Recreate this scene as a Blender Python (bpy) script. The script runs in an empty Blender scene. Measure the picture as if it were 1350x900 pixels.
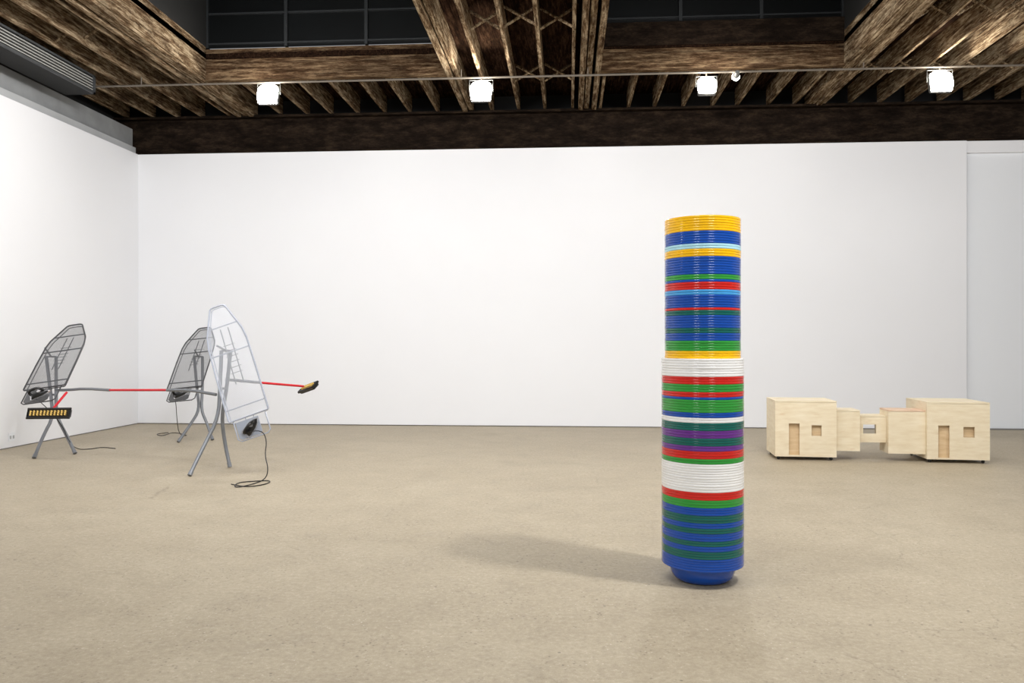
import bpy, bmesh, math, random
from mathutils import Vector, Matrix
random.seed(7)
S = bpy.context.scene
COL = S.collection
PI = math.pi
A = math.radians(4.0)
CH = 1.5; F = 1050.0
fw = Vector((-math.sin(A), math.cos(A), 0)); rt = Vector((math.cos(A), math.sin(A), 0))
def P(px, py, Y):
    """point of the room seen at a photo position, at distance Y"""
    v = fw*Y + rt*((px-675)/F*Y); v.z = CH-(py-450)/F*Y
    return v
def FL(px, py, z=0.0):
    Y = (CH-z)*F/(py-450)
    return P(px, py, Y)
def CV(x, y, z=0.0):
    v = fw*y + rt*x; v.z = z
    return v

# ------------------------------------------------------------------ materials
def srgb(r, g, b):
    f = lambda c: (c/255/12.92) if c/255 <= .04045 else ((c/255+.055)/1.055)**2.4
    return (f(r), f(g), f(b), 1)
def newmat(name):
    m = bpy.data.materials.new(name); m.use_nodes = True
    nt = m.node_tree
    return m, nt, nt.nodes['Principled BSDF']
def ramp(nt, fac, stops):
    r = nt.nodes.new('ShaderNodeValToRGB')
    e = r.color_ramp.elements
    while len(e) < len(stops): e.new(.5)
    for i, (p, c) in enumerate(stops): e[i].position = p; e[i].color = c
    nt.links.new(fac, r.inputs[0]); return r.outputs[0]
def noise(nt, vec, scale, detail=4, rough=.5):
    n = nt.nodes.new('ShaderNodeTexNoise'); n.inputs['Scale'].default_value = scale
    n.inputs['Detail'].default_value = detail; n.inputs['Roughness'].default_value = rough
    nt.links.new(vec, n.inputs['Vector']); return n.outputs['Fac']
def mapping(nt, scale=(1,1,1), kind='Object'):
    t = nt.nodes.new('ShaderNodeTexCoord'); m = nt.nodes.new('ShaderNodeMapping')
    m.inputs['Scale'].default_value = scale
    nt.links.new(t.outputs[kind], m.inputs['Vector']); return m.outputs[0]
def mix(nt, fac, a, b, mode='MIX'):
    m = nt.nodes.new('ShaderNodeMix'); m.data_type = 'RGBA'; m.blend_type = mode
    for s, v in ((m.inputs[0], fac), (m.inputs[6], a), (m.inputs[7], b)):
        if isinstance(v, (int, float, tuple)): s.default_value = v
        else: nt.links.new(v, s)
    return m.outputs[2]
def bump(nt, b, h, strength=.2, dist=.01):
    n = nt.nodes.new('ShaderNodeBump'); n.inputs['Strength'].default_value = strength
    n.inputs['Distance'].default_value = dist
    nt.links.new(h, n.inputs['Height']); nt.links.new(n.outputs[0], b.inputs['Normal'])
def plain(name, c, rough=.5, metal=0, var=.06, vs=8, spec=.5, coat=0):
    m, nt, b = newmat(name)
    f = noise(nt, mapping(nt), vs, 3)
    lo = tuple(x*(1-var) for x in c[:3])+(1,); hi = tuple(min(1, x*(1+var)) for x in c[:3])+(1,)
    nt.links.new(ramp(nt, f, [(.3, lo), (.7, hi)]), b.inputs['Base Color'])
    b.inputs['Roughness'].default_value = rough; b.inputs['Metallic'].default_value = metal
    b.inputs['Specular IOR Level'].default_value = spec; b.inputs['Coat Weight'].default_value = coat
    return m
M = {}
M['wall'] = plain('painted_wall', srgb(239,240,243), .75, var=.008, vs=.8, spec=.2)
M['panel'] = plain('painted_panel', srgb(238,241,245), .7, var=.01, vs=.8, spec=.2)
M['gap'] = plain('shadow_gap', srgb(130,128,125), .9)
def concrete():
    m, nt, b = newmat('polished_concrete')
    v = mapping(nt)
    big = noise(nt, v, .5, 6, .65)
    c = ramp(nt, big, [(.38, srgb(159,146,124)), (.5, srgb(169,156,134)), (.62, srgb(180,168,146))])
    med = noise(nt, v, 2.4, 13, .8)
    c = mix(nt, .5, c, ramp(nt, med, [(.37, srgb(132,120,99)), (.46, srgb(162,149,127)), (.54, srgb(175,163,141)), (.65, srgb(196,185,165))]))
    fine = noise(nt, v, 30, 12, .9)
    c = mix(nt, .42, c, ramp(nt, fine, [(.36, srgb(88,79,64)), (.45, srgb(152,140,118)), (.54, srgb(177,165,143)), (.64, srgb(226,218,202))]))
    def pits(scale, rad, s2, lo, col, k, c):
        vo = nt.nodes.new('ShaderNodeTexVoronoi'); vo.inputs['Scale'].default_value = scale; nt.links.new(v, vo.inputs['Vector'])
        d = ramp(nt, vo.outputs['Distance'], [(.0, (1,1,1,1)), (rad*.6, (1,1,1,1)), (rad, (0,0,0,1))])
        mk = ramp(nt, noise(nt, v, s2, 4), [(lo, (0,0,0,1)), (lo+.1, (k,k,k,1))])
        return mix(nt, mix(nt, 1, d, mk, 'MULTIPLY'), c, col)
    c = pits(10, .10, 1.7, .48, srgb(86,82,72), .7, c)
    c = pits(30, .22, 2.9, .47, srgb(110,100,84), .6, c)
    c = pits(27, .15, 2.1, .48, srgb(222,214,198), .5, c)
    st = ramp(nt, noise(nt, v, .95, 7, .65), [(.58, (0,0,0,1)), (.70, (.22,)*3+(1,))])
    c = mix(nt, st, c, srgb(132,121,103))
    # faint hairline cracks
    w = nt.nodes.new('ShaderNodeTexNoise'); w.inputs['Scale'].default_value = 3.2; w.inputs['Detail'].default_value = 8; w.inputs['Roughness'].default_value = .7; nt.links.new(v, w.inputs['Vector'])
    va = nt.nodes.new('ShaderNodeVectorMath'); va.operation = 'MULTIPLY_ADD'
    nt.links.new(w.outputs['Color'], va.inputs[0]); va.inputs[1].default_value = (.35,.35,0); nt.links.new(v, va.inputs[2])
    v2 = nt.nodes.new('ShaderNodeTexVoronoi'); v2.feature = 'DISTANCE_TO_EDGE'; v2.inputs['Scale'].default_value = .8; nt.links.new(va.outputs[0], v2.inputs['Vector'])
    ck = ramp(nt, v2.outputs['Distance'], [(.0, (1,1,1,1)), (.004, (0,0,0,1))])
    mk2 = ramp(nt, noise(nt, v, 1.1, 3), [(.5, (0,0,0,1)), (.58, (.4,.4,.4,1))])
    c = mix(nt, mix(nt, 1, ck, mk2, 'MULTIPLY'), c, srgb(108,97,80))
    nt.links.new(c, b.inputs['Base Color'])
    nt.links.new(ramp(nt, med, [(.3, (.46,)*3+(1,)), (.7, (.6,)*3+(1,))]), b.inputs['Roughness'])
    b.inputs['Specular IOR Level'].default_value = .35
    bump(nt, b, fine, .1, .004)
    return m
M['floor'] = concrete()
def oldwood(name, dark, mid, pale, amount=.5, sc=(12,1.0,12), k=.45, spec=.0):
    m, nt, b = newmat(name)
    v = mapping(nt, sc)
    g = noise(nt, v, 2.4, 12, .8)
    c = ramp(nt, g, [(.40, dark), (.50, mid), (.62, pale)])
    v2 = mapping(nt, (3.2, 1.1, 3.2) if sc[0] > sc[1] else (1.1, 3.2, 3.2))
    p = ramp(nt, noise(nt, v2, 2.0, 10, .8), [(.52, (0,0,0,1)), (.60, (amount,)*3+(1,))])
    c = mix(nt, p, c, pale)
    q = ramp(nt, noise(nt, v2, 1.1, 8, .8), [(.42, (k,)*3+(1,)), (.50, (0,0,0,1))])
    c = mix(nt, q, c, dark)
    nt.links.new(c, b.inputs['Base Color']); b.inputs['Roughness'].default_value = 1
    b.inputs['Specular IOR Level'].default_value = spec
    bump(nt, b, g, .4, .01)
    return m
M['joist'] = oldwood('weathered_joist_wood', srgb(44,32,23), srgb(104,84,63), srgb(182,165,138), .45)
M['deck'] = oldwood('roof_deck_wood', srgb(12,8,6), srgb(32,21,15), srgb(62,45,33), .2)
M['header'] = oldwood('header_wood', srgb(36,26,18), srgb(80,60,43), srgb(142,121,94), .35, (1.0,12,12))
M['steel'] = oldwood('rusty_steel', srgb(22,18,15), srgb(35,28,23), srgb(54,44,35), .25, (1,3,3))
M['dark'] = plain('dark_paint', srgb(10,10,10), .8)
M['band'] = plain('grey_concrete_band', srgb(140,142,143), .8, var=.12, vs=3)
M['ledge'] = plain('pale_ledge_paint', srgb(176,178,180), .7, var=.05, vs=3)
M['frame_steel'] = plain('window_steel', srgb(30,33,35), .5, var=.15)
M['glass'] = plain('night_glass', srgb(7,9,10), .3, var=.3, vs=1.5)
M['duct'] = plain('galvanised_duct', srgb(70,72,74), .5, .3, var=.15, vs=4)
M['slot'] = plain('dark_vent_slot', srgb(20,20,20), .8)
M['slat'] = plain('pale_vent_slat', srgb(165,165,162), .5)
M['conduit'] = plain('conduit_metal', srgb(110,102,92), .45, .4)
M['lamp'] = plain('lamp_housing', srgb(90,90,88), .4)
def emis(name, c, s):
    m, nt, b = newmat(name)
    b.inputs['Base Color'].default_value = c; b.inputs['Emission Color'].default_value = c
    b.inputs['Emission Strength'].default_value = s
    return m
M['glow'] = emis('lamp_glow', (1,.96,.88,1), 100)
def plywood(name, a, b_, c_, sc=(3,3,14)):
    m, nt, b = newmat(name)
    g = noise(nt, mapping(nt, sc), 1.6, 5, .55)
    c = ramp(nt, g, [(.3, a), (.52, b_), (.75, c_)])
    k = ramp(nt, noise(nt, mapping(nt, (1,1,3)), 5, 2), [(.66, (0,0,0,1)), (.76, (.35,)*3+(1,))])
    c = mix(nt, k, c, srgb(206,172,128))
    nt.links.new(c, b.inputs['Base Color']); b.inputs['Roughness'].default_value = .55
    return m
M['ply'] = plywood('birch_plywood', srgb(222,205,173), srgb(230,216,187), srgb(237,225,199))
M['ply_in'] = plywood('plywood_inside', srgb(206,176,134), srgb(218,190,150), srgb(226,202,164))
M['ply_edge'] = plywood('stained_plywood', srgb(206,166,138), srgb(220,188,160), srgb(234,214,190))
M['rubber'] = plain('black_rubber', srgb(22,22,23), .5)
M['tube'] = plain('grey_tube_paint', srgb(122,125,130), .4, .3)
M['mesh_dark'] = plain('grey_metal_mesh', srgb(104,105,108), .45, .2)
M['mesh_pale'] = plain('pale_metal_mesh', srgb(214,218,228), .4, 0)
M['rim_pale'] = plain('pale_rim_tube', srgb(168,173,186), .35, .2)
M['rim_dark'] = plain('dark_rim_tube', srgb(76,77,80), .4, .4)
M['plate_pale'] = plain('pale_tray_metal', srgb(166,172,184), .3, .4)
M['plate_dark'] = plain('grey_tray_metal', srgb(95,95,96), .4, .4)
M['chrome'] = plain('chrome', srgb(210,210,212), .2, .8)
M['black'] = plain('black_plastic', srgb(14,14,15), .3)
M['white_plastic'] = plain('white_plastic', srgb(226,227,230), .35)
M['red'] = plain('red_handle_paint', srgb(205,28,42), .35)
M['bristle'] = plain('yellow_bristle', srgb(226,190,104), .7)
BC = {'yellow': srgb(255,196,0), 'blue': srgb(4,76,176), 'pale blue': srgb(180,230,244), 'green': srgb(48,158,60),
      'dark green': srgb(0,100,92), 'red': srgb(218,32,22), 'white': srgb(253,254,255), 'purple': srgb(108,46,146), 'sky blue': srgb(70,164,230)}
for k, c in BC.items():
    M['b_'+k] = plain('glossy_plastic_'+k.replace(' ', '_'), c, .14, var=.02, coat=.25)

# ------------------------------------------------------------------ mesh helpers
class MB:
    def __init__(s): s.bm = bmesh.new()
    def box(s, x0, x1, y0, y1, z0, z1, mat=None):
        vs = [s.bm.verts.new(Vector(p) if mat is None else mat @ Vector(p)) for p in
              [(x0,y0,z0),(x1,y0,z0),(x1,y1,z0),(x0,y1,z0),(x0,y0,z1),(x1,y0,z1),(x1,y1,z1),(x0,y1,z1)]]
        for f in ((0,3,2,1),(4,5,6,7),(0,1,5,4),(1,2,6,5),(2,3,7,6),(3,0,4,7)): s.bm.faces.new([vs[i] for i in f])
        return s
    def tube(s, pts, r, n=10, closed=False, smooth=0):
        pts = [Vector(p) for p in pts]
        for _ in range(smooth):
            q = [] if closed else [pts[0]]
            m = len(pts)
            for i in range(m if closed else m-1):
                a, b = pts[i], pts[(i+1) % m]
                q += [a*.75+b*.25, a*.25+b*.75]
            if not closed: q.append(pts[-1])
            pts = q
        m = len(pts); rings = []; up = None
        for i, p in enumerate(pts):
            if closed: t = pts[(i+1) % m]-pts[i-1]
            else: t = pts[min(i+1, m-1)]-pts[max(i-1, 0)]
            t.normalize()
            if up is None:
                up = Vector((0,0,1)) if abs(t.z) < .9 else Vector((1,0,0))
            a = t.cross(up)
            if a.length < 1e-5: a = t.cross(Vector((.3,.8,.1)))
            a.normalize(); up = a.cross(t).normalized()
            rings.append([s.bm.verts.new(p+(a*math.cos(2*PI*k/n)+up*math.sin(2*PI*k/n))*r) for k in range(n)])
        for i in range(m if closed else m-1):
            r0, r1 = rings[i], rings[(i+1) % m]
            for k in range(n): s.bm.faces.new([r0[k], r0[(k+1) % n], r1[(k+1) % n], r1[k]])
        if not closed:
            s.bm.faces.new(rings[0][::-1]); s.bm.faces.new(rings[-1])
        return s
    def lathe(s, prof, n=64, mat=None, cap=True):
        rings = []
        for r, z in prof:
            rings.append([s.bm.verts.new((mat or Matrix()) @ Vector((r*math.cos(2*PI*k/n), r*math.sin(2*PI*k/n), z))) for k in range(n)])
        for i in range(len(prof)-1):
            for k in range(n): s.bm.faces.new([rings[i][k], rings[i][(k+1) % n], rings[i+1][(k+1) % n], rings[i+1][k]])
        if cap: s.bm.faces.new(rings[0][::-1])
        return s
    def prism(s, poly, h0, h1, mat):
        a = [s.bm.verts.new(mat @ Vector((x, y, h0))) for x, y in poly]; b = [s.bm.verts.new(mat @ Vector((x, y, h1))) for x, y in poly]
        s.bm.faces.new(a[::-1]); s.bm.faces.new(b)
        for i in range(len(poly)):
            j = (i+1) % len(poly); s.bm.faces.new([a[i], a[j], b[j], b[i]])
        return s
    def mesh(s, name, mat, smooth=False, bevel=0):
        if bevel: bmesh.ops.bevel(s.bm, geom=s.bm.edges[:], offset=bevel, segments=2, affect='EDGES')
        bmesh.ops.recalc_face_normals(s.bm, faces=s.bm.faces[:])
        me = bpy.data.meshes.new(name); s.bm.to_mesh(me); s.bm.free()
        me.materials.append(mat)
        if smooth:
            for p in me.polygons: p.use_smooth = True
            try: me.set_sharp_from_angle(angle=math.radians(40))
            except Exception: pass
        return me
    def build(s, name, mat, parent=None, smooth=False, bevel=0, label=None):
        """vertices are given in the parent's frame (or the world's when there is none)"""
        o = bpy.data.objects.new(name, s.mesh(name, mat, smooth, bevel)); COL.objects.link(o)
        if parent: o.parent = parent
        if label: o['label'] = label
        return o
def struct(o): o['kind'] = 'structure'; return o
def tag(o, label, cat, group=None):
    o['label'] = label; o['category'] = cat
    if group: o['group'] = group
    return o
def thing(name, loc, label, cat, group=None, rz=0):
    o = bpy.data.objects.new(name, None); COL.objects.link(o); o.location = loc; o.rotation_euler = (0,0,rz)
    return tag(o, label, cat, group)

# ------------------------------------------------------------------ room
WY = 14.03; LX = -7.82; WT = 4.91; JZ = 5.6
struct(MB().box(-9, 14, -6, 15.5, -.2, 0).build('floor', M['floor']))
struct(MB().box(LX, 6.76, WY, WY+.28, .015, WT).build('wall_back', M['wall']))
struct(MB().box(LX-.2, LX, -6, WY+.28, .015, WT).build('wall_left', M['wall']))
struct(MB().box(6.76, 12.2, WY+.035, WY+.28, 4.71, WT).build('trim_1', M['wall']))
struct(MB().box(6.76, 12.2, WY+.09, WY+.28, .015, 4.71).build('door_1', M['panel']))
struct(MB().box(6.80, 6.81, WY+.08, WY+.10, .015, 4.70).build('trim_2', M['panel']))
struct(MB().box(12, 12.2, -6, WY+.1, 0, WT+.8).build('wall_right', M['wall']))
struct(MB().box(LX+.004, 12, WY+.02, WY+.2, 0, .02).build('shadow_gap_back', M['gap']))  # grey strip, its colour stands in for shade in the wall-foot reveal
struct(MB().box(LX-.18, LX-.006, -6, WY, 0, .02).build('shadow_gap_left', M['gap']))  # same painted shade line along the foot of the left wall
# upper left band and ledge
struct(MB().box(LX-.5, LX-.20, 0, WY+.2, WT, 5.42).build('trim_3', M['band']))
struct(MB().box(LX-.20, LX-.06, 0, WY+.02, WT-.0, WT+.13).build('trim_4', M['ledge']))
struct(MB().box(LX-.8, LX-.5, 0, WY+.4, WT, 6.3).build('trim_5', M['dark']))
# steel beam along the back wall
b = MB().box(LX-.5, 12.1, WY+.16, WY+.19, WT, JZ).box(LX-.5, 12.1, WY+.03, WY+.3, WT+.0, WT+.04).box(LX-.5, 12.1, WY+.03, WY+.3, JZ-.04, JZ)
struct(b.build('trim_6', M['steel']))
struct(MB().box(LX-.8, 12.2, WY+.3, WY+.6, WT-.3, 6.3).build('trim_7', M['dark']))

# ceiling deck with two skylight wells
wells = [(-5.65, -1.84), (.50, 4.08)]; WY0, WY1 = 7.0, 12.1
dz0, dz1 = 5.92, 6.0
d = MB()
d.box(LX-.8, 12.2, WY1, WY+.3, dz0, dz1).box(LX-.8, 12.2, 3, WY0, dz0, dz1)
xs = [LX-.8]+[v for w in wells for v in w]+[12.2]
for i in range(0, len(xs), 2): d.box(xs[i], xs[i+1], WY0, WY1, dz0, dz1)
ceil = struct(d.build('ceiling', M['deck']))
def joist(x, w, y0, y1, name='ceiling_joist', z0=JZ, z1=dz0):
    dx = random.uniform(-.03, .03); dz = random.uniform(-.02, .015)
    o = MB().box(x-w/2, x+w/2, y0, y1, z0+dz+.012, z1).build(name, M['joist'], ceil, bevel=.004)
    o.location.x = dx
jx = []
x = LX-.25
while x < 12:
    jx.append(x); x += .48
for x in jx:
    inwell = any(w0-.12 < x < w1+.12 for w0, w1 in wells)
    near = any(abs(x-v) < .3 for v in xs[1:-1])
    w_ = random.uniform(.044, .06)
    if inwell: joist(x, w_, WY1+.1, WY+.15)
    elif not near: joist(x, w_, 5, WY+.15)
for w0, w1 in wells:     # doubled trimmers beside the wells
    for x0, sgn in ((w0, -1), (w1, 1)):
        for k in range(2 if x0 == -1.84 else 3):
            joist(x0+sgn*(.05+k*.108), .082, 5, WY+.15, 'trimmer_joist', JZ-.03+.02*(k % 2))
# bridging between joists
def brace(xa, xb, y):
    for s in (0, 1):
        a = Vector((xa, y+.05*s, JZ+.04 if s else dz0-.03)); c = Vector((xb, y+.05*s, dz0-.03 if s else JZ+.04))
        MB().tube([a, c], .02, 4).build('bridging_brace', M['joist'], ceil)
for i in range(len(jx)-1):
    xa, xb = jx[i]+.03, jx[i+1]-.03
    if any(w0-.3 < (xa+xb)/2 < w1+.3 for w0, w1 in wells): continue
    brace(xa, xb, 10.4 if i % 2 else 10.5)
    if i > 14: brace(xa, xb, 12.6)
# headers and well walls
wn = 1
for wi, (w0, w1) in enumerate(wells):
    hz = 6.08 if wi == 0 else 5.93
    MB().box(w0-.02, w1+.02, WY1, WY1+.10, JZ-.02, JZ+.24).build('header_beam', M['header'], ceil, bevel=.006)
    MB().box(w0-.02, w1+.02, WY1+.03, WY1+.12, JZ+.245, hz).build('header_board', M['header'], ceil, bevel=.004)
    if wi == 1: MB().box(w0, w1, WY1-.02, WY1+.12, hz+.02, 6.30).build('steel_lintel', M['steel'], ceil)
    MB().box(w0-.03, w0, WY0, WY1, JZ+.01, 6.1).build('well_lining', M['joist'], ceil)
    MB().box(w1, w1+.03, WY0, WY1, JZ+.01, 6.1).build('well_lining', M['joist'], ceil)
    MB().box(w0-.12, w0-.0, WY0, WY1+.1, 6.1, 7.4).build('well_side', M['dark'], ceil)
    MB().box(w1+.0, w1+.12, WY0, WY1+.1, 6.1, 7.4).build('well_side', M['dark'], ceil)
    MB().box(w0-.2, w1+.2, WY0, WY1+.3, 7.4, 7.5).build('well_roof', M['dark'], ceil)
    MB().box(w0-.2, w1+.2, WY0-.1, WY0, 5.9, 7.5).build('well_end', M['dark'], ceil)
    z0 = (hz+.02) if wi == 0 else 6.32
    n = 3; fr = MB()
    for k in range(n+1):
        xx = w0+(w1-w0)*k/n; fr.box(xx-.025, xx+.025, WY1+.02, WY1+.09, z0, 7.4)
    for zz in (z0+.05, z0+.52): fr.box(w0, w1, WY1+.03, WY1+.08, zz, zz+.025)
    fo = struct(fr.build('window_%d' % wn, M['frame_steel'])); wn += 1
    MB().box(w0, w1, WY1+.06, WY1+.065, z0, 7.4).build('window_pane', M['glass'], fo)

# ------------------------------------------------------------------ ceiling fixtures
cond = MB().tube([(-7.6, 11.93, 5.47), (12, 11.93, 5.47)], .016, 8)
cond_o = tag(cond.build('conduit_pipe', M['conduit'], smooth=True), 'thin metal pipe running across under the ceiling joists, carrying the lamps', 'pipe')
for x in (-6.6, -1.6, .3, 4.3, 8.2): MB().tube([(x, 11.93, 5.47), (x, 11.93, 5.6)], .008, 6).build('hanger', M['conduit'], cond_o)
def flood(px, py, label, size=.33):
    k = (px-675)/F; Y = 11.88/(math.cos(A)+k*math.sin(A))
    c = P(px, py, Y)
    t = thing('flood_lamp', c, label, 'lamp', 'flood lamps on the ceiling pipe')
    R = Matrix.Rotation(math.radians(-14), 4, 'X')
    h = size/2
    MB().box(-h+.01, h-.01, 0, .09, -h+.02, h-.02, R).build('housing', M['lamp'], t, bevel=.012)
    # domed glowing lens
    q = MB(); prev = None
    for dy, s_ in ((-.001, 1), (-.012, 1), (-.024, .92), (-.031, .75)):
        rr = []
        for i in range(32):
            a_ = 2*PI*i/32; cx = abs(math.cos(a_))**.6*math.copysign(1, math.cos(a_)); sz = abs(math.sin(a_))**.6*math.copysign(1, math.sin(a_))
            rr.append(q.bm.verts.new(R @ Vector((cx*h*.97*s_, dy, sz*h*.93*s_))))
        if prev:
            for i in range(32): q.bm.faces.new([prev[i], prev[(i+1) % 32], rr[(i+1) % 32], rr[i]])
        prev = rr
    q.bm.faces.new(prev); q.build('lens', M['glow'], t, smooth=True)
    top = 5.453-c.z
    MB().tube([(-h-.012, .05, 0), (-h-.012, .05, h+.01), (h+.012, .05, h+.01), (h+.012, .05, 0)], .008, 6).build('yoke', M['lamp'], t)
    if top > h+.02: MB().tube([(0, .05, h+.01), (0, .05, top)], .012, 6).build('stem', M['conduit'], t)
    l = bpy.data.lights.new('flood_light', 'AREA'); l.shape = 'SQUARE'; l.size = size; l.energy = 40; l.color = (1,.95,.88)
    lo = bpy.data.objects.new('flood_light', l); COL.objects.link(lo)
    lo.location = c+Vector((0,-.09,-.03)); lo.rotation_euler = (math.radians(-52), 0, 0)
    l = bpy.data.lights.new('flood_spill', 'POINT'); l.shadow_soft_size = .06; l.energy = 18; l.color = (1,.95,.88)
    lo = bpy.data.objects.new('flood_spill', l); COL.objects.link(lo); lo.location = c+Vector((0,-.3,0))
flood(353, 124, 'glowing white flood lamp near the left skylight, leftmost on the pipe')
flood(634, 120, 'glowing flood lamp on the pipe below the joists between the skylights')
flood(932, 113, 'square white flood lamp beside a tiny spotlight below the right skylight', .28)
flood(1241, 107, 'glowing flood lamp at far right of the pipe above plywood boxes')
k = (970-675)/F; Y = 11.88/(math.cos(A)+k*math.sin(A)); c = P(970, 101, Y)
t = thing('spot_lamp', c, 'tiny round spotlight right beside the square flood lamp on the pipe', 'lamp')
R = Matrix.Rotation(math.radians(75), 4, 'X')
MB().lathe([(.0, .12), (.03, .12), (.035, .09), (.06, 0)], 16, R, cap=False).build('housing', M['lamp'], t, smooth=True)
# rounded bulb standing proud of the rim towards the room
MB().lathe([(.058, 0), (.056, .02), (.04, .045), (.0001, .055)], 16, Matrix.Rotation(math.radians(100), 4, 'X'), cap=False).build('bulb', M['glow'], t, smooth=True)
MB().tube([(0,-.06,.02), (0,.0,.03), (0,.05,5.453-c.z)], .01, 6).build('stem', M['conduit'], t)

# ventilation duct, upper left
t = thing('ceiling_vent', (-7.3, 10.2, 5.31), 'grey louvred air vent box under the joists in the upper left', 'vent')
MB().box(-.45, 0, -1.2, 1.62, 0, .285).build('duct_box', M['slot'], t, bevel=.006)
g = MB().box(-.0, .03, -1.2, 1.62, 0, .03).box(0, .03, -1.2, 1.62, .255, .285).box(0,.03,-1.2,-1.15,.0,.28).box(0,.03,1.57,1.62,.0,.28)
g.build('grille_frame', M['duct'], t)
s = MB()
for i in range(5):
    zz = .05+i*.042
    s.box(.001, .022, -1.14, 1.56, zz, zz+.014)
s.build('louvre_slats', M['slat'], t)

# wall outlet on the left wall
Y = -LX/(math.sin(A)+.6286*math.cos(A)); c = P(15, 576, Y); c.x = LX+.001
t = thing('wall_outlet', c, 'small white double socket plate low on the left wall', 'outlet')
MB().box(0, .008, -.06, .06, -.06, .06).build('plate', M['panel'], t, bevel=.002)
for y in (-.03, .03): MB().box(.008, .011, y-.016, y+.016, -.022, .022).build('socket', M['ledge'], t)

# ------------------------------------------------------------------ column of stacked basins
RB, RS = .2546, .2355
def basin_mesh(R, col):
    b_ = R-.2546+.0
    prof = [(.0001,.004),(.128+b_,.004),(.142+b_,0),(.156+b_,.002),(.172+b_,.010),(.187+b_,.026),(.198+b_,.05),(.207+b_,.082),(.211+b_,.101),(.222+b_,.1055),
            (R-.0022,.1055),(R-.0009,.1062),(R-.0001,.1085),(R,.1130),(R-.0002,.1178),(R-.0009,.1201),(R-.0022,.1208),(.228+b_,.1206),(.216+b_,.113)]
    return MB().lathe(prof, 72, cap=False).mesh('basin_'+col.replace(' ', '_'), M['b_'+col], smooth=True)
bands = [(304,'yellow'),(321,'blue'),(327,'pale blue'),(336,'yellow'),(362,'blue'),(366,'green'),(371,'blue'),(380,'red'),(387,'sky blue'),
 (403,'blue'),(408.5,'red'),(415,'dark green'),(431,'blue'),(438,'dark green'),(448,'blue'),(461,'green'),(474,'yellow'),(495,'white'),(508,'red'),(517,'green'),(524,'red'),
 (528.5,'blue'),(543,'green'),(550.5,'blue'),(558,'white'),(569,'dark green'),(577,'purple'),(589,'dark green'),(595.5,'purple'),(604.5,'red'),(613,'green'),
 (649,'white'),(660,'red'),(670,'green'),(679,'blue'),(689,'dark green'),(698,'blue'),(705,'dark green'),(713,'blue'),(722,'dark green'),(729,'blue'),(737,'dark green'),(900,'blue')]
cen = CV(.239*5.05, 5.05)
N = 139; p = (2.266-.121)/(N-1)
cols = []
for i in range(N):
    zr = 2.266-i*p-.006
    Yf = 4.815 if i < 57 else 4.795
    y = 450-(zr-1.5)*1050/Yf
    col = next(c for lim, c in bands if y < lim)
    cols.append((2.266-i*p-.121, col, y < 474))
ordw = ['first','second','third','fourth','fifth','sixth','seventh','eighth','ninth','tenth','eleventh','twelfth','thirteenth']
cache = {}; bandcount = {}; prev = None; kk = 0
for i, (z, col, small) in enumerate(cols):
    if col != prev: bandcount[col] = bandcount.get(col, 0)+1; kk = 0
    prev = col
    key = (col, small)
    if key not in cache: cache[key] = basin_mesh(RS if small else RB, col)
    o = bpy.data.objects.new('plastic_basin', cache[key]); COL.objects.link(o)
    o.location = (cen.x+random.uniform(-.0008,.0008), cen.y+random.uniform(-.0008,.0008), z)
    o.rotation_euler = (0, 0, random.uniform(0, 6.28))
    if i == 0: lab = 'yellow plastic basin at the very top of the striped column'
    elif i == N-1: lab = 'blue plastic basin at the very bottom, standing on the floor under the column'
    else: lab = '%s plastic basin, %s down in the %s %s band of the column' % (col, ordw[kk], ordw[bandcount[col]-1], col)
    tag(o, lab, 'basin', 'plastic basins stacked in the striped column')
    kk += 1

# ------------------------------------------------------------------ plywood sculpture
org = CV(3.338, 10.1)
sc = thing('plywood_sculpture', org, 'row of five joined pale plywood boxes with door and window cutouts on casters', 'sculpture', rz=math.radians(-4))
T = .018
def panel_holes(mb, x0, x1, z0, z1, y0, y1, holes):
    X = sorted({x0, x1}|{h[0] for h in holes}|{h[1] for h in holes}); Z = sorted({z0, z1}|{h[2] for h in holes}|{h[3] for h in holes})
    for i in range(len(X)-1):
        for j in range(len(Z)-1):
            cx, cz = (X[i]+X[i+1])/2, (Z[j]+Z[j+1])/2
            if any(h[0] < cx < h[1] and h[2] < cz < h[3] for h in holes): continue
            mb.box(X[i], X[i+1], y0, y1, Z[j], Z[j+1])
def plybox(name, x0, x1, y0, y1, z0, z1, holes, mat='ply', depth=.03, label=None, casters=(), topmat=None, through=False):
    b = MB()
    b.box(x0, x1, y0+T, y1, z0, z0+T)
    b.box(x0, x0+T, y0+T+.002, y1, z0+T, z1-T-.002).box(x1-T, x1, y0+T+.002, y1, z0+T, z1-T-.002)
    if through: panel_holes(b, x0+T, x1-T, z0+T, z1-T-.001, y1-T, y1, [(x0+.05, x1-.06, holes[0][2]-.05, holes[0][3]+.02)])
    else: b.box(x0+T, x1-T, y1-T, y1, z0+T, z1-T-.001)
    o = b.build(name, M[mat], sc, label=label)
    MB().box(x0, x1, y0, y1, z1-T, z1).build('top_panel', M[topmat or mat], o)
    f = MB(); panel_holes(f, x0, x1, z0, z1-T-.003, y0, y0+T, holes)
    f.build('front_panel', M[mat], o)
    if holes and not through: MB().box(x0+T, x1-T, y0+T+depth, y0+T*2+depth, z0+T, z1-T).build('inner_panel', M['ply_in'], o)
    for cx, cy in casters:
        w = MB().lathe([(.0001,-.010),(.018,-.010),(.021,-.005),(.021,.005),(.018,.010),(.0001,.010)], 20, Matrix.Translation((cx, cy, .021)) @ Matrix.Rotation(PI/2, 4, 'X'), cap=False)
        w.box(cx-.016, cx+.016, cy-.016, cy+.016, .036, z0)
        w.build('caster', M['rubber'], o, smooth=True)
    return o
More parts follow.
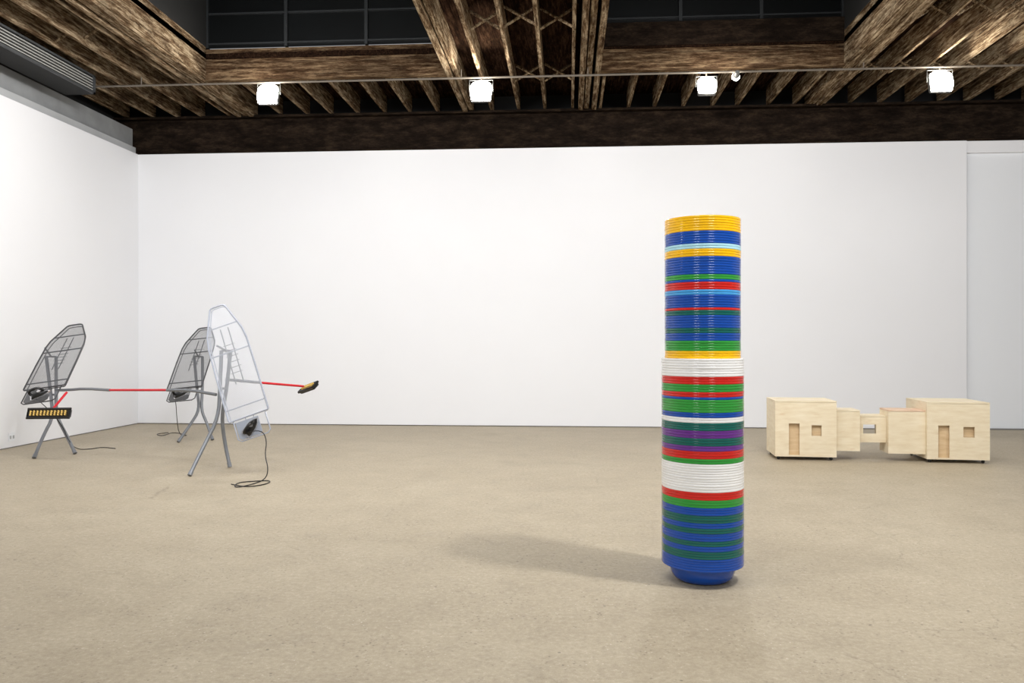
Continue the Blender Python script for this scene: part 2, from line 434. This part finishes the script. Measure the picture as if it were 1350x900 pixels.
plybox('large_box', 0, .744, 0, .62, .045, .752, [(.167,.297,.065,.464),(.443,.563,.31,.445)], casters=((.05,.06),(.69,.06),(.05,.56),(.69,.56)), label='left large box with door and window cutouts')
plybox('large_box', 1.811, 2.536, 0, .74, .045, .752, [(1.942,2.074,.065,.464),(2.232,2.363,.32,.45)], casters=((1.86,.06),(2.48,.06),(1.86,.68),(2.48,.68)), label='right large box with door and window cutouts')
plybox('middle_box', .745, 1.043, .07, .45, .12, .635, [], 'ply', label='left middle box, plain')
plybox('middle_box', 1.375, 1.810, .05, .40, .10, .645, [], 'ply', label='right middle box with reddish stained top', topmat='ply_edge')
plybox('small_box', 1.044, 1.374, .14, .40, .225, .565, [(1.10,1.255,.335,.45)], 'ply', label='small box with one window cutout', through=True)

# ------------------------------------------------------------------ ironing boards
def clip(poly, p, d):
    ts = []
    n = len(poly)
    for i in range(n):
        a, b = poly[i], poly[(i+1) % n]; e = b-a
        den = d.x*e.y-d.y*e.x
        if abs(den) < 1e-9: continue
        q = a-p
        t = (q.x*e.y-q.y*e.x)/den; u = (q.x*d.y-q.y*d.x)/den
        if 0 <= u < 1: ts.append(t)
    return (min(ts), max(ts)) if len(ts) >= 2 else None
def iron_board(bc, nose, hint, legs, mm, rim, tube_m, plate_m, label, hw=.2, wire=.0016, step=.015):
    base = Vector((bc.x, bc.y, 0))
    t = thing('ironing_board', base, label, 'ironing board', 'upright ironing boards')
    L = (nose-bc).length; u = (nose-bc).normalized(); w = (hint-hint.dot(u)*u).normalized(); n = w.cross(u)
    if n.y > 0: n = -n
    def Q(a, b_, c=0): return bc-base+u*a+w*b_+n*c
    half = [(0,.95),(.01,.99),(.02,1),(.4,1),(.66,.97),(.76,.88),(.955,.46),(.985,.39),(.996,.31),(1,.2)]
    out = [(a*L, b_*hw) for a, b_ in half]+[(a*L, -b_*hw) for a, b_ in reversed(half)]
    fr = MB().tube([Q(a, b_) for a, b_ in out], .010, 8, True)
    fr.build('rim_frame', M[rim], t, smooth=True)
    MB().tube([Q(a*.985+.01, b_*.93, -.035) for a, b_ in out], .006, 8, True).build('lower_rim', M[rim], t, smooth=True)
    # wire mesh
    poly = [Vector((a, b_)) for a, b_ in out]
    me = MB()
    for sg in (1, -1):
        d = Vector((math.cos(math.radians(58)), sg*math.sin(math.radians(58)))); pn = Vector((-d.y, d.x))
        k = -110
        while k < 130:
            p0 = Vector((L/2, 0))+pn*(k*step); k += 1
            r = clip(poly, p0, d)
            if not r: continue
            a, b_ = p0+d*r[0], p0+d*r[1]
            o = pn*wire
            vs = [me.bm.verts.new(Q(q.x, q.y, .002*sg)) for q in (a-o, a+o, b_+o, b_-o)]
            me.bm.faces.new(vs)
    me.build('wire_mesh', M[mm], t)
    # cross bars
    def width(a):
        for (a0, w0), (a1, w1) in zip(half, half[1:]):
            if a0 <= a <= a1: return (w0+(w1-w0)*(a-a0)/(a1-a0))*hw
    for a in (.1, .58, .82):
        MB().tube([Q(a*L, -width(a), -.012), Q(a*L, width(a), -.012)], .008, 8).build('cross_bar', M[rim], t)
    # rack for the height lever
    rk = MB().tube([Q(.3*L, -.045, -.03), Q(.8*L, -.045, -.03)], .007, 8).tube([Q(.3*L, .045, -.03), Q(.8*L, .045, -.03)], .007, 8)
    for i in range(6): rk.tube([Q((.4+i*.05)*L, -.07, -.04), Q((.4+i*.05)*L, .07, -.04)], .004, 6)
    rk.build('height_rack', M[tube_m], t)
    # tray for the iron
    T0 = MB()
    T0.tube([Q(.01, -hw*.8, -.01), Q(-.22, -hw*.8, -.01), Q(-.25, -hw*.65, -.01), Q(-.25, hw*.65, -.01), Q(-.22, hw*.8, -.01), Q(.01, hw*.8, -.01)], .008, 8)
    for f_ in (-.2, .2): T0.tube([Q(.01, hw*f_, -.016), Q(-.25, hw*f_, -.016)], .005, 6)
    T0.build('tray_frame', M[rim], t, smooth=True)
    mt = Matrix.Translation(bc-base) @ Matrix(((u.x,w.x,n.x,0),(u.y,w.y,n.y,0),(u.z,w.z,n.z,0),(0,0,0,1)))
    MB().prism([(-.03,-hw*.72),(-.21,-hw*.72),(-.235,-hw*.6),(-.235,hw*.3),(-.21,hw*.42),(-.03,hw*.42)], -.012, -.004, mt).build('iron_tray', M[plate_m], t)
    for lg in legs:
        pts = [q-base for q in lg]
        lo = MB().tube(pts, .0215, 12, smooth=2).build('leg', M[tube_m], t, smooth=True)
        e = pts[-1]; dd = (pts[-1]-pts[-2]).normalized()
        MB().tube([e-dd*.05, e+dd*.004], .025, 12).build('foot_cap', M[tube_m], lo)
    j0, j1 = legs[0][1]-base, legs[1][1]-base
    MB().tube([j0, j1], .014, 8).build('leg_brace', M[tube_m], t)
    m0 = (legs[0][0]+legs[1][0])/2-base
    rel = m0-(bc-base); MB().tube([legs[0][0]-base, m0, Q(rel.dot(u), rel.dot(w), -.02)], .012, 8).build('pivot_bracket', M[tube_m], t)
    MB().tube([legs[1][0]-base, m0], .012, 8).build('pivot_bar', M[tube_m], t)
    return mt, base
def iron(mt, base, cord, label, body='black', rot=.35):
    off = Matrix.Translation((-.125, 0, 0))
    c = base + mt @ Vector((-.125, 0, 0))
    t = thing('electric_iron', c, label, 'iron', 'irons on the ironing board trays')
    W = Matrix.Translation(-(c-base)) @ mt @ off @ Matrix.Rotation(rot, 4, 'Z')
    sole = [(-.12,-.055),(-.10,-.06),(.02,-.055),(.08,-.035),(.125,0),(.08,.035),(.02,.055),(-.10,.06),(-.12,.055)]
    MB().prism(sole, -.002, .016, W).build('soleplate', M['chrome'], t)
    bmx = MB(); prev = None
    for h, s_ in ((.016,.86),(.03,.8),(.046,.62),(.056,.42)):
        ring = [bmx.bm.verts.new(W @ Vector((x_*s_-.01*(1-s_), y_*s_, h))) for x_, y_ in sole]
        if prev:
            for i in range(len(ring)): bmx.bm.faces.new([prev[i], prev[(i+1) % len(ring)], ring[(i+1) % len(ring)], ring[i]])
        prev = ring
    bmx.bm.faces.new(prev); bmx.build('body', M[body], t, smooth=True)
    MB().tube([W @ Vector(q) for q in ((-.09,0,.045),(-.10,0,.10),(-.05,0,.125),(.03,0,.115),(.06,0,.05))], .017, 8, smooth=2).build('handle', M['black'], t, smooth=True)
    MB().lathe([(.024,0),(.024,.014),(.0001,.016)], 20, W @ Matrix.Translation((0.01,0,.056)), cap=False).build('dial', M['black'] if body != 'black' else M['chrome'], t)
    pts = [W @ Vector((-.10,0,.10))]+[q-c for q in cord]
    MB().tube(pts, .0055, 6, smooth=2).build('power_cord', M['rubber'], t, smooth=True)
z = .006
tilt = rt+Vector((0,0,.16))
mt, bs = iron_board(P(58,511,10.2), P(99,428,11.1), tilt,
    [[P(61,470,10.95), P(67,520,10.78), P(70,550,10.6), P(58,572,10.45), FL(45,603,.016)], [P(74,470,10.95), P(74,520,10.78), P(74,548,10.65), P(87,572,10.7), FL(99,597,.016)]],
    'mesh_dark', 'rim_dark', 'tube', 'plate_dark', 'grey mesh ironing board at far left near the left wall', hw=.275, wire=.0019, step=.013)
iron(mt, bs, [P(60,535,10.1), P(82,560,10.3), P(90,580,10.5), FL(100,592,z), FL(118,592,z), FL(135,589,z), FL(152,591,z)], 'black iron on the tray of the far left ironing board', rot=1.2)
mt, bs = iron_board(P(243,511,11.8), P(270,432,12.7), tilt,
    [[P(256,470,12.5), P(260,515,12.35), P(263,540,12.2), P(252,558,12.05), FL(235,582,.016)], [P(267,470,12.5), P(267,515,12.35), P(265,540,12.25), P(273,558,12.2), FL(280,579,.016)]],
    'mesh_dark', 'rim_dark', 'tube', 'plate_dark', 'dark grey mesh ironing board behind the pale white one', hw=.265, wire=.0019, step=.013)
iron(mt, bs, [P(232,530,11.7), P(233,550,11.8), FL(236,574,z), FL(250,574,z), FL(228,569,z), FL(214,575,z), FL(204,572,z), FL(222,570,z)], 'black iron on the tray of the ironing board behind the pale one', rot=1.2)
mt, bs = iron_board(P(328,548,8.95), P(286,404,9.2), rt,
    [[P(292,462,9.40), P(290,512,9.34), P(288,550,9.25), P(270,585,9.1), FL(250,626,.016)], [P(304,462,9.42), P(299,512,9.42), P(292,548,9.45), P(296,582,9.5), FL(303,615,.016)]],
    'mesh_pale', 'rim_pale', 'tube', 'plate_pale', 'pale white mesh ironing board standing tallest in front of the dark one', hw=.232, wire=.0013, step=.016)
iron(mt, bs, [P(345,566,8.75), P(352,580,8.75), P(349,600,8.7), P(354,618,8.6), FL(350,632,z), FL(330,639,z), FL(308,643,z), FL(312,636,z), FL(335,634,z), FL(358,633,z), FL(352,638,z), FL(325,642,z), FL(305,638,z)],
     'black iron with silver base and dangling cord on the pale ironing board', rot=.9)

# ------------------------------------------------------------------ brooms
def broom(c, wd, nd, W_, label, path_r, path_g):
    t = thing('push_broom', Vector((c.x, c.y, 0)), label, 'broom', 'push brooms with red handles')
    b0 = Vector((c.x, c.y, 0))
    w = wd.normalized(); n = (nd-nd.dot(w)*w).normalized(); v = n.cross(w)
    mt = Matrix.Translation(c-b0) @ Matrix(((w.x,v.x,n.x,0),(w.y,v.y,n.y,0),(w.z,v.z,n.z,0),(0,0,0,1)))
    h = W_/2
    MB().box(-h, h, -.055, .055, -.03, .012, mt).build('broom_head', M['black'], t, bevel=.01)
    fr = MB()
    fr.tube([mt @ Vector(q) for q in ((-h,-.055,.012),(-h,.055,.012),(h,.055,.012),(h,-.055,.012))], .018, 8, True).build('head_guard', M['black'], t, smooth=True)
    br = MB(); nx = int(W_/.045)
    for i in range(nx):
        for j in (-1, 0, 1):
            x_ = -h+.05+(W_-.10)*i/(nx-1); y_ = j*.022
            br.lathe([(.007,.01),(.011,.04),(.0001,.042)], 7, mt @ Matrix.Translation((x_, y_, 0)), cap=False)
    br.build('bristles', M['bristle'], t)
    for k_, pts in enumerate(path_r):
        MB().tube([q-b0 for q in pts], .015, 10).build('handle', M['red'], t, smooth=True)
    for pts in path_g:
        MB().tube([q-b0 for q in pts], .018, 10, smooth=1).build('handle_sleeve', M['tube'], t, smooth=True)
broom(P(65,545,9.9), rt+Vector((0,0,.01)), -fw+Vector((0,0,.35)), .53, 'push broom with yellow bristles held low at the far left ironing board',
      [[P(68,541,9.95), P(88,517,10.2)], [P(143,514,10.05), P(222,514,9.65)]],
      [[P(74,514,10.35), P(88,514,10.25), P(112,512,10.18), P(145,514,10.04)], [P(220,514,9.66), P(250,514,9.5), P(285,520,9.33)]])
broom(P(407,511,10.45), rt*.27-fw*.25+Vector((0,0,.09)), -fw*.5-rt*.2+Vector((0,0,.7)), .33, 'push broom with a red handle sticking out to the right of the pale ironing board',
      [[P(340,504,9.85), P(400,509,10.42)]], [[P(298,500,9.45), P(342,504,9.87)]])

# ------------------------------------------------------------------ lights
def area(name, loc, to, size, e, color=(1,1,1), sy=None):
    l = bpy.data.lights.new(name, 'AREA'); l.energy = e; l.size = size; l.color = color
    if sy: l.shape = 'RECTANGLE'; l.size_y = sy
    o = bpy.data.objects.new(name, l); COL.objects.link(o); o.location = loc
    o.rotation_euler = (Vector(to)-Vector(loc)).to_track_quat('-Z', 'Y').to_euler()
    return o
area('key_lamp', CV(3.0, 4.0, 5.4), (cen.x, cen.y, .8), .3, 185, (1,.985,.96))
area('second_lamp', CV(-.6, 4.3, 5.4), (cen.x, cen.y, .8), .5, 35, (1,.985,.96))
for x in (-5, -1.5, 2, 6): area('ceiling_fill', (x, 7.0, 5.4), (x, 14, 1.8), 1.6, 100, (.99,.99,1), .35)  # added fill lights out of view, brightening the back wall; no real fixtures
for x in (-4.5, 0, 5): area('ceiling_fill', (x, 4.2, 5.4), (x, 7.5, 0), 1.8, 58, (1,.99,.975), .5)  # more unseen fill, added to light the floor evenly
area('left_fill', (-2.5, 6.5, 5.2), (-7.8, 10.5, 1.2), 1.2, 100, (1,.995,.99), .35)  # added fill light aimed at the left wall, no fixture there
for x in (-2.5, 3.0): area('rear_fill', (x, -1.5, 4.6), (x*.6, 8, 1.4), 2.0, 68, (1,.995,.985), .6)  # fill added behind the camera to brighten the column from the front
w = bpy.data.worlds.new('world'); S.world = w; w.use_nodes = True
w.node_tree.nodes['Background'].inputs[0].default_value = (.95,.97,1,1); w.node_tree.nodes['Background'].inputs[1].default_value = .37
S.view_settings.view_transform = 'Standard'; S.view_settings.look = 'None'; S.view_settings.exposure = 0
cam = bpy.data.cameras.new('camera'); co = bpy.data.objects.new('camera', cam); COL.objects.link(co)
co.location = (0,0,CH); co.rotation_euler = (PI/2, 0, A)
cam.lens = 28; cam.sensor_width = 36; cam.clip_end = 100
S.camera = co
